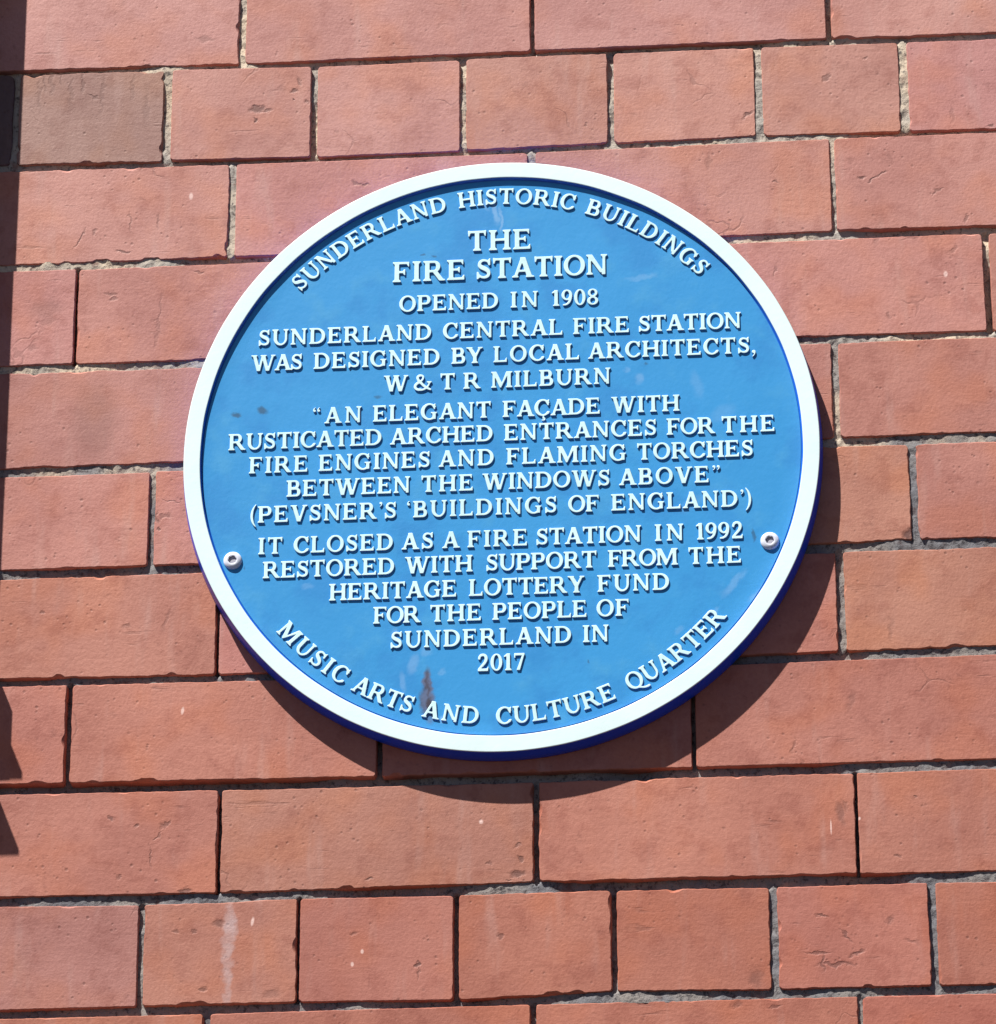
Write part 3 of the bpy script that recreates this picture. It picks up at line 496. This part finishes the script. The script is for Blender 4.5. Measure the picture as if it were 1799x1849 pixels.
 'T': (870, ['266,2 252,9 246,22 247,59 260,78 318,128 326,141 331,159 329,853 322,867 303,874 178,875 153,870 138,853 101,734 84,722 53,723 42,734 38,747 26,922 25,1003 34,1014 59,1018 134,1000 603,1000 747,1001 791,1016 816,1018 841,1010 848,991 830,747 827,734 816,723 791,721 769,734 734,847 728,860 716,870 691,875 566,874 547,867 539,853 538,153 548,128 609,72 618,47 616,18 603,4 584,0']),
 'U': (950, ['416,-16 334,8 284,34 241,64 197,107 170,141 119,228 96,297 82,378 80,847 68,872 0,934 -6,966 2,991 16,998 34,1000 328,1000 353,996 365,984 368,959 363,934 348,916 298,872 288,847 288,391 291,347 303,297 322,247 347,203 378,163 409,138 453,116 491,107 528,108 566,119 597,136 660,197 683,234 701,278 723,378 724,847 713,872 644,934 638,966 646,991 659,998 678,1000 909,1000 928,996 942,978 942,947 934,928 873,872 863,847 862,422 847,309 828,246 787,166 734,97 684,53 622,14 553,-10 503,-18']),
 'V': (940, ['372,2 353,12 342,34 92,866 76,884 9,918 -9,932 -18,953 -15,984 -3,996 22,1000 322,1000 341,998 354,991 361,978 361,953 353,934 331,916 323,903 328,866 484,345 497,321 509,319 528,359 684,884 683,903 659,931 652,947 651,972 658,991 672,998 691,1000 916,1000 941,992 949,972 946,941 931,922 884,894 834,882 818,859 582,72 578,16 572,7 553,1']),
 'W': (1400, ['341,2 322,14 313,34 99,859 82,884 22,915 -3,934 -11,953 -12,972 -8,984 3,996 34,1000 309,1000 328,998 342,991 349,972 348,947 341,932 311,903 309,878 431,409 441,383 453,373 463,384 472,414 569,878 564,903 532,928 523,941 520,972 527,991 541,998 572,1000 841,1000 859,998 872,992 880,972 877,941 866,926 824,897 820,872 952,341 963,309 972,299 981,303 991,321 1105,741 1144,891 1140,909 1120,934 1114,953 1116,982 1128,996 1153,1000 1359,999 1372,996 1383,984 1386,953 1380,934 1366,919 1328,894 1284,882 1267,859 1060,91 1034,12 1022,3 1009,1 859,0 834,4 821,16 678,574 666,610 659,617 653,617 644,603 637,578 539,116 528,59 528,15 522,6 503,1']),
 'Y': (940, ['316,2 302,9 296,22 297,59 310,78 368,128 380,153 381,347 375,384 125,859 103,882 53,899 3,928 -10,947 -9,982 3,996 22,1000 303,1000 334,996 348,978 349,922 358,897 509,627 522,615 534,615 545,628 564,666 668,891 668,909 651,953 652,978 659,992 672,998 691,1000 897,1000 922,992 930,972 927,941 913,922 866,892 816,882 799,866 591,409 588,372 589,147 603,122 659,72 668,47 666,18 653,4 634,0']),
 '&': (1080, ['341,-22 284,-15 224,3 184,22 132,59 97,100 69,147 54,191 47,241 47,266 57,328 74,372 96,409 147,473 191,510 255,553 266,566 265,584 215,678 196,747 196,834 207,872 219,897 259,943 303,973 353,993 428,1005 466,1002 534,976 576,953 603,928 626,891 641,853 644,791 640,747 628,709 604,659 560,597 520,553 515,534 528,509 609,413 734,289 766,267 784,266 803,283 834,332 860,384 871,422 866,441 809,480 794,497 788,528 796,553 816,562 947,567 1041,562 1059,554 1068,534 1064,497 1053,483 997,444 984,428 945,322 888,216 882,197 885,184 903,169 1003,120 1026,103 1038,84 1042,66 1041,47 1034,28 1022,14 1003,2 984,-4 966,-2 866,37 784,78 766,80 647,18 553,-13 484,-25', '485,109 503,105 522,106 591,123 641,145 648,153 648,166 634,182 547,256 397,412 372,425 347,420 297,391 239,334 222,308 209,272 207,247 211,222 224,197 239,178 284,152 334,139 441,135', '409,647 428,641 456,659 497,716 520,766 524,809 515,841 497,857 466,858 422,854 378,842 358,828 347,809 344,772 353,736 375,691']),
 '0': (680, ['328,-10 259,6 196,41 133,103 80,184 40,291 21,366 13,434 13,566 28,666 54,753 80,816 128,891 184,949 228,979 284,1002 353,1010 428,991 491,953 542,903 588,834 631,741 655,653 668,559 669,447 659,366 635,272 598,184 553,111 499,53 447,18 391,-3', '319,97 347,93 372,103 398,128 423,172 443,222 460,291 473,372 481,453 481,541 474,622 452,747 434,801 409,855 387,884 360,903 334,908 309,898 283,872 259,834 238,778 221,716 208,641 201,566 201,428 209,353 227,259 244,203 265,153 291,119']),
 '1': (500, ['97,2 83,9 77,22 76,47 81,66 96,84 148,128 162,159 162,778 158,797 141,807 53,789 34,789 21,803 20,841 26,859 34,870 146,959 172,992 191,999 266,1000 341,998 354,991 361,978 363,159 377,128 441,71 448,53 449,28 441,8 416,0']),
 '2': (700, ['84,2 71,9 63,28 66,147 178,291 317,459 357,516 394,578 412,622 425,666 431,716 429,791 420,816 404,841 384,859 366,869 341,874 309,874 284,868 266,858 234,826 218,791 206,722 186,691 169,678 150,672 131,672 112,678 83,703 70,741 77,816 97,878 117,916 153,961 197,994 259,1024 316,1036 359,1036 422,1023 478,997 512,972 553,929 576,891 595,847 605,809 612,747 611,697 598,634 559,534 496,434 422,344 282,203 267,178 278,166 297,163 566,164 578,171 584,180 596,241 603,256 622,267 641,265 653,253 656,222 641,20 628,5 603,0']),
 '7': (660, ['184,3 171,16 175,41 439,784 451,828 447,841 441,846 422,850 134,848 121,841 114,828 118,753 115,734 97,721 72,719 53,723 42,734 38,753 38,953 42,984 56,997 84,1000 584,1000 609,992 618,972 617,872 612,859 591,834 579,803 365,22 353,7 334,1']),
 '8': (680, ['322,-10 266,-2 209,14 166,34 119,66 70,116 46,153 26,209 19,266 36,341 65,397 101,441 143,472 191,501 199,516 191,528 153,557 114,597 93,628 75,666 64,716 63,772 68,809 83,853 122,912 159,948 191,970 234,991 266,1001 328,1011 359,1010 403,1003 447,989 509,956 561,909 600,847 615,797 619,759 617,716 602,659 587,628 561,591 530,559 489,528 482,516 491,500 559,456 616,397 649,328 660,259 650,197 629,147 603,107 554,59 503,27 441,4 353,-11', '321,97 347,95 372,100 403,114 424,128 441,147 460,178 479,241 481,266 476,297 451,359 434,381 409,403 365,422 316,422 284,410 264,397 239,372 222,347 202,284 203,228 213,191 225,166 266,122 291,106', '323,597 347,596 372,602 397,615 416,632 443,672 460,741 453,797 433,847 397,885 353,903 328,904 303,897 284,886 259,862 234,822 220,759 228,697 247,654 284,614']),
 '9': (680, ['128,9 104,22 91,45 90,72 103,96 128,110 203,122 241,132 309,167 341,194 366,224 392,266 414,316 412,328 403,335 334,331 278,335 234,347 172,378 125,416 82,466 52,522 34,572 20,641 20,691 32,766 55,828 90,884 128,926 172,962 222,988 266,1002 322,1011 384,1004 459,979 528,931 561,897 587,859 622,784 637,716 636,591 616,447 577,309 529,209 472,132 441,101 391,65 309,25 228,7', '303,447 328,441 353,445 372,454 397,476 432,528 455,609 461,678 453,741 441,790 403,859 384,878 359,893 334,899 309,896 284,884 259,861 240,834 222,797 202,709 202,628 209,584 225,534 241,503 264,472']),
 '“': (500, ['122,721 97,728 78,740 52,772 39,822 45,878 65,928 103,974 159,1013 178,1016 190,1009 194,997 190,984 142,934 131,916 127,897 136,884 184,860 202,841 211,816 210,778 198,753 178,735 147,722', '359,721 334,728 316,740 291,772 282,816 286,884 310,934 359,986 409,1015 422,1016 434,1003 430,984 378,928 367,897 375,884 415,866 436,847 452,816 452,784 440,759 416,735 384,722']),
 '”': (500, ['72,728 64,741 67,753 120,809 131,828 134,847 123,859 89,872 65,891 49,922 47,953 56,978 72,998 97,1013 122,1018 147,1017 169,1009 187,997 203,977 218,934 217,866 197,816 159,769 103,728 84,724', '316,726 307,734 308,753 365,816 374,834 374,847 366,858 328,872 305,891 291,919 289,953 298,978 316,999 341,1013 366,1018 391,1016 409,1010 440,984 460,928 460,884 444,828 403,773 347,731 328,724']),
 '‘': (250, ['122,721 97,728 78,740 52,772 39,822 45,878 65,928 103,974 159,1013 178,1016 190,1009 194,997 190,984 142,934 131,916 127,897 136,884 184,860 202,841 211,816 210,778 198,753 178,735 147,722']),
 '’': (220, ['66,726 57,734 58,753 115,816 124,834 124,847 116,858 78,872 55,891 41,919 39,953 48,978 66,999 91,1013 116,1018 141,1016 159,1010 190,984 210,928 210,884 194,828 153,773 97,731 78,724']),
 ',': (250, ['28,-216 20,-203 24,-184 66,-135 91,-98 110,-59 115,-34 107,-16 53,6 22,33 5,66 2,103 13,134 34,162 60,178 97,187 134,186 159,178 184,162 203,141 217,103 216,22 206,-22 192,-59 149,-128 117,-166 66,-210 47,-219']),
 '(': (360, ['328,-243 252,-172 203,-111 165,-53 124,28 97,97 65,203 45,328 41,409 44,522 53,584 71,678 99,772 140,872 179,941 222,1008 291,1091 317,1116 334,1125 353,1121 362,1109 364,1097 358,1078 314,1003 285,941 237,803 214,709 202,622 194,559 188,409 195,291 208,191 241,48 270,-34 301,-103 364,-216 364,-228 356,-241 341,-246']),
 ')': (360, ['9,-242 -4,-228 -4,-209 72,-78 107,9 128,79 160,247 168,334 168,534 160,616 131,772 108,853 72,947 -5,1097 3,1118 16,1125 28,1124 47,1112 81,1078 155,984 194,922 231,847 266,759 297,647 311,566 319,478 318,372 305,253 283,159 252,66 215,-16 163,-103 110,-172 41,-238 22,-245']),
}

HL = 0.0042; BV = 0.0014
_cache = {}
def glyph_mesh(ch, cap):
    key = (ch, cap)
    if key in _cache: return _cache[key]
    cu = bpy.data.curves.new('glyph', 'CURVE'); cu.dimensions = '2D'; cu.fill_mode = 'FRONT'
    for c in GLYPHS[ch][1]:
        pts = [tuple(map(int, q.split(','))) for q in c.split()]
        sp = cu.splines.new('POLY'); sp.points.add(len(pts) - 1)
        for p_, q in zip(sp.points, pts): p_.co = (q[0] / 1000 * cap * SC * 1.0, q[1] / 1000 * cap * SC, 0, 1)
        sp.use_cyclic_u = True
    cu.bevel_depth = BV * SC; cu.bevel_resolution = 1; cu.extrude = (HL / 2) * SC; cu.offset = -BV * SC * .95
    o = bpy.data.objects.new('glyph', cu); COL.objects.link(o)
    dg = bpy.context.evaluated_depsgraph_get(); me = bpy.data.meshes.new_from_object(o.evaluated_get(dg))
    bpy.data.objects.remove(o); bpy.data.curves.remove(cu)
    me.name = 'letter'; me.materials.clear(); me.materials.append(M_LETTER); me.materials.append(M_SIDE)
    bm = bmesh.new(); bm.from_mesh(me)
    bmesh.ops.delete(bm, geom=[fa for fa in bm.faces if fa.normal.z < -.2], context='FACES')
    top = max(v_.co.z for v_ in bm.verts)
    for fa in bm.faces:
        fa.material_index = 0 if (fa.normal.z > .30) else 1
        fa.smooth = fa.normal.z < .98
    # curve x,y,z -> wall x, up, out (-Y)
    for v_ in bm.verts: v_.co = Vector((v_.co.x, -v_.co.z, v_.co.y))
    bm.to_mesh(me); bm.free()
    _cache[key] = me
    return me
KIND = lambda ch: 'numeral' if ch.isdigit() else ('letter' if ch.isalpha() else ('ampersand' if ch == '&' else ('bracket' if ch in '()' else ('comma' if ch == ',' else 'quotation_mark'))))
ZL = FZ + HL / 2 + BV - .0025                                  # feet of the letters sink just below the face
def inkbox(ch):
    xs = [int(q.split(',')[0]) for c in GLYPHS[ch][1] for q in c.split()]
    return min(xs) / 1000, max(xs) / 1000
def advances(word, cap, width):
    """x of each glyph origin so that the ink spans exactly width"""
    k = cap * 1.0
    xs = [0.0]
    for ch in word[:-1]: xs.append(xs[-1] + GLYPHS[ch][0] / 1000 * k)
    l = inkbox(word[0])[0] * k; r = xs[-1] + inkbox(word[-1])[1] * k
    tr = (width - (r - l)) / max(1, len(word) - 1)
    return [x - l + i * tr for i, x in enumerate(xs)]
def place(ch, cap, x, y, rot, line):
    o = link(KIND(ch), glyph_mesh(ch, cap), line, (x * SC, -ZL * SC, y * SC))
    o.rotation_euler = (0, -rot + random.uniform(-.006, .006), 0)
    return o
BODY, HEAD = .0560, .0715
TEXT = [
 (.6911, HEAD, [('THE', -.1005, .0995)]),
 (.5918, HEAD, [('FIRE', -.3419, -.1117), ('STATION', -.0728, .3440)]),
 (.4874, BODY, [('OPENED', -.3199, -.0041), ('IN', .0347, .1226), ('1908', .1666, .3141)]),
 (.3871, BODY, [('SUNDERLAND', -.768, -.2171), ('CENTRAL', -.1801, .1992), ('FIRE', .2325, .4093), ('STATION', .4407, .7635)]),
 (.2999, BODY, [('WAS', -.7913, -.6288), ('DESIGNED', -.5917, -.1904), ('BY', -.1536, -.0536), ('LOCAL', -.0203, .2509), ('ARCHITECTS,', .2789, .8064)]),
 (.2125, BODY, [('W', -.3660, -.2910), ('&', -.2725, -.2147), ('T', -.1884, -.1411), ('R', -.1149, -.0606), ('MILBURN', -.0274, .3494)]),
 (.1110, BODY, [('“AN', -.5907, -.4365), ('ELEGANT', -.4014, -.0276), ('FAÇADE', .0083, .3143), ('WITH', .3499, .5648)]),
 (.0307, BODY, [('RUSTICATED', -.8579, -.3728), ('ARCHED', -.3466, -.0225), ('ENTRANCES', .0123, .4892), ('FOR', .522, .674), ('THE', .6947, .8585)]),
 (-.0507, BODY, [('FIRE', -.7913, -.6059), ('ENGINES', -.571, -.2207), ('AND', -.1929, -.0192), ('FLAMING', .019, .3946), ('TORCHES', .4291, .7892)]),
 (-.1340, BODY, [('BETWEEN', -.671, -.2811), ('THE', -.2464, -.0851), ('WINDOWS', -.0557, .3417), ('ABOVE”', .371, .6858)]),
 (-.2183, BODY, [('(PEVSNER’S', -.7829, -.3257), ('‘BUILDINGS', -.2911, .1755), ('OF', .2125, .308), ('ENGLAND’)', .3459, .7808)]),
 (-.3243, BODY, [('IT', -.7565, -.6801), ('CLOSED', -.6454, -.3345), ('AS', -.3077, -.2093), ('A', -.1808, -.1248), ('FIRE', -.1024, .0836), ('STATION', .1128, .4381), ('IN', .4799, .5689), ('1992', .6075, .7516)]),
 (-.4049, BODY, [('RESTORED', -.741, -.3296), ('WITH', -.2969, -.0851), ('SUPPORT', -.0428, .2991), ('FROM', .3334, .5504), ('THE', .5828, .744)]),
 (-.4861, BODY, [('HERITAGE', -.5323, -.1366), ('LOTTERY', -.098, .2607), ('FUND', .3, .5216)]),
 (-.5670, BODY, [('FOR', -.3944, -.2462), ('THE', -.217, -.06), ('PEOPLE', -.0252, .2658), ('OF', .2968, .3961)]),
 (-.6498, BODY, [('SUNDERLAND', -.3393, .2182), ('IN', .2536, .3338)]),
 (-.7335, BODY, [('2017', -.0698, .0748)]),
]
for y, cap, words in TEXT:
    line = empty('inscription_line', (0, 0, 0), plaque)
    for w, x0, x1 in words:
        if len(w) == 1:
            a, b = inkbox(w); place(w, cap, (x0 + x1) / 2 - (a + b) / 2 * cap, y, 0, line)
        else:
            for ch, x in zip(w, advances(w, cap, x1 - x0)): place(ch, cap, x0 + x, y, 0, line)
def arc(words, r, cap, top, line):
    for w, a0, a1 in words:
        rr = r + cap / 2 if top else r - cap / 2              # spacing is judged at mid height
        span = math.radians(abs(a1 - a0)) * r
        k = cap * 1.0
        for ch, x in zip(w, advances(w, cap, span)):
            a, b = inkbox(ch); mid = (a + b) / 2 * k
            s = (x + mid) / r                                   # angle travelled to the glyph's middle
            ang = math.radians(a0) + s if top else math.radians(a0) - s
            bx, by = r * math.sin(ang), r * math.cos(ang)
            rot = -ang if top else math.pi - ang
            place(ch, cap, bx - mid * math.cos(rot), by - mid * math.sin(rot), rot, line)
arc([('SUNDERLAND', -47.8, -11.3), ('HISTORIC', -8.75, 16.1), ('BUILDINGS', 18.6, 47.7)], .8535, BODY, True, empty('inscription_line', (0, 0, 0), plaque))
arc([('MUSIC', -129.9, -147.3), ('ARTS', -149.3, -162.1), ('AND', -164.4, -175.6), ('CULTURE', -179.1, -203.0), ('QUARTER', -206.1, -230.4)], .9065, BODY, False, empty('inscription_line', (0, 0, 0), plaque))

# ---- the two fixing screws
def screw(x, y, rot):
    prof = [(.0290, -.003), (.0290, .003), (.0275, .0062), (.0240, .0085), (.0200, .0105), (.0165, .0115), (.0140, .0112)]
    seg = 36; vs_, fs = [], []
    for i in range(seg):
        a = 2 * math.pi * i / seg
        for r, z in prof: vs_.append((r * math.cos(a) * SC, -z * SC, r * math.sin(a) * SC))
        hx = .0125 / math.cos(((a + math.pi / 6) % (math.pi / 3)) - math.pi / 6)     # hexagon socket
        hx = min(hx, .0138)
        vs_.append((hx * math.cos(a) * SC, -.0108 * SC, hx * math.sin(a) * SC))
        vs_.append((hx * .96 * math.cos(a) * SC, -.0045 * SC, hx * .96 * math.sin(a) * SC))
    n = len(prof) + 2
    for i in range(seg):
        k = (i + 1) % seg
        for j in range(n - 1): fs.append((i * n + j, k * n + j, k * n + j + 1, i * n + j + 1))
    me = fix_normals(mesh('screw', vs_, fs, [M_METAL])); me.polygons.foreach_set('use_smooth', [True] * len(me.polygons)); me.set_sharp_from_angle(angle=math.radians(45))
    o = link('screw', me, plaque, (x * SC, -FZ * SC, y * SC)); o.rotation_euler = (0, rot, 0)
    # darker disc on the socket floor, its colour painting in the shade of the hole
    pv = [(0, -.0062 * SC, 0)] + [(.0122 * math.cos(2 * math.pi * i / 18) * SC, -.0056 * SC, .0122 * math.sin(2 * math.pi * i / 18) * SC) for i in range(18)]
    link('socket', fix_normals(mesh('socket', pv, [(0, 1 + i, 1 + (i + 1) % 18) for i in range(18)], [M_HOLE])), o)
screw(-.836, -.3405, .3)
screw(.834, -.335, -.4)

# ---------------------------------------------------------------- what throws the shadow down the left edge: made-up unseen boxes left of the view, shaped to cast it
def boxmesh(name, x0, x1, y0, y1, z0, z1, m, bev=.004):
    bm = bmesh.new(); bmesh.ops.create_cube(bm, size=1)
    for v_ in bm.verts:
        v_.co = Vector(((x0 if v_.co.x < 0 else x1) * SC, -(z0 if v_.co.y > 0 else z1) * SC, (y0 if v_.co.z < 0 else y1) * SC))
    bmesh.ops.bevel(bm, geom=bm.edges[:], offset=bev * SC, segments=2, affect='EDGES')
    me = bpy.data.meshes.new(name); bm.to_mesh(me); bm.free(); me.materials.append(m); return me
cx0 = -2.20
caster = empty('left_shadow_caster', W(cx0, -.62))
caster['label'] = 'unseen grey boxes left of the blue plaque, added to cast the left-edge shadow'
caster['category'] = 'shadow caster'
def caster_box(name, x0, x1, y0, y1, z0, z1, m=M_STEEL, bev=.004):
    return link(name, boxmesh(name, x0 - cx0, x1 - cx0, y0 + .62, y1 + .62, z0, z1, m, bev), caster)
caster_box('body', -2.55, -1.756, -.362, 2.9, .012, .20)
caster_box('lower_box', -2.53, -1.698, -.606, -.384, .012, .20)
caster_box('flange', -2.58, -1.753, -.384, -.362, .012, .30, M_STEEL, .002)
caster_box('flange', -2.58, -1.755, -.624, -.606, .012, .30, M_STEEL, .002)
caster_box('front_panel', -2.50, -1.80, -.30, 2.86, .2005, .212)

# ---------------------------------------------------------------- the pavement below the picture, unseen, added to bounce some light onto the wall
m, nt, bs = mat('dark_brown_paving')
gp = nd(nt, 'ShaderNodeNewGeometry'); gn2 = nd(nt, 'ShaderNodeTexNoise'); gn2.inputs['Scale'].default_value = 3.0; gn2.inputs['Detail'].default_value = 5
nt.links.new(gp.outputs['Position'], gn2.inputs['Vector'])
nt.links.new(mixc(nt, ramp(nt, gn2.outputs['Fac'], .35, .65), (.036, .022, .018, 1), (.028, .018, .015, 1)), bs.inputs['Base Color']); bs.inputs['Roughness'].default_value = .9
pv = link('bounce_pavement', mesh('bounce_pavement', [(-60, -80, 0), (60, -80, 0), (60, 20, 0), (-60, 20, 0)], [(0, 1, 2, 3)], [m], smooth=False))
pv['kind'] = 'structure'
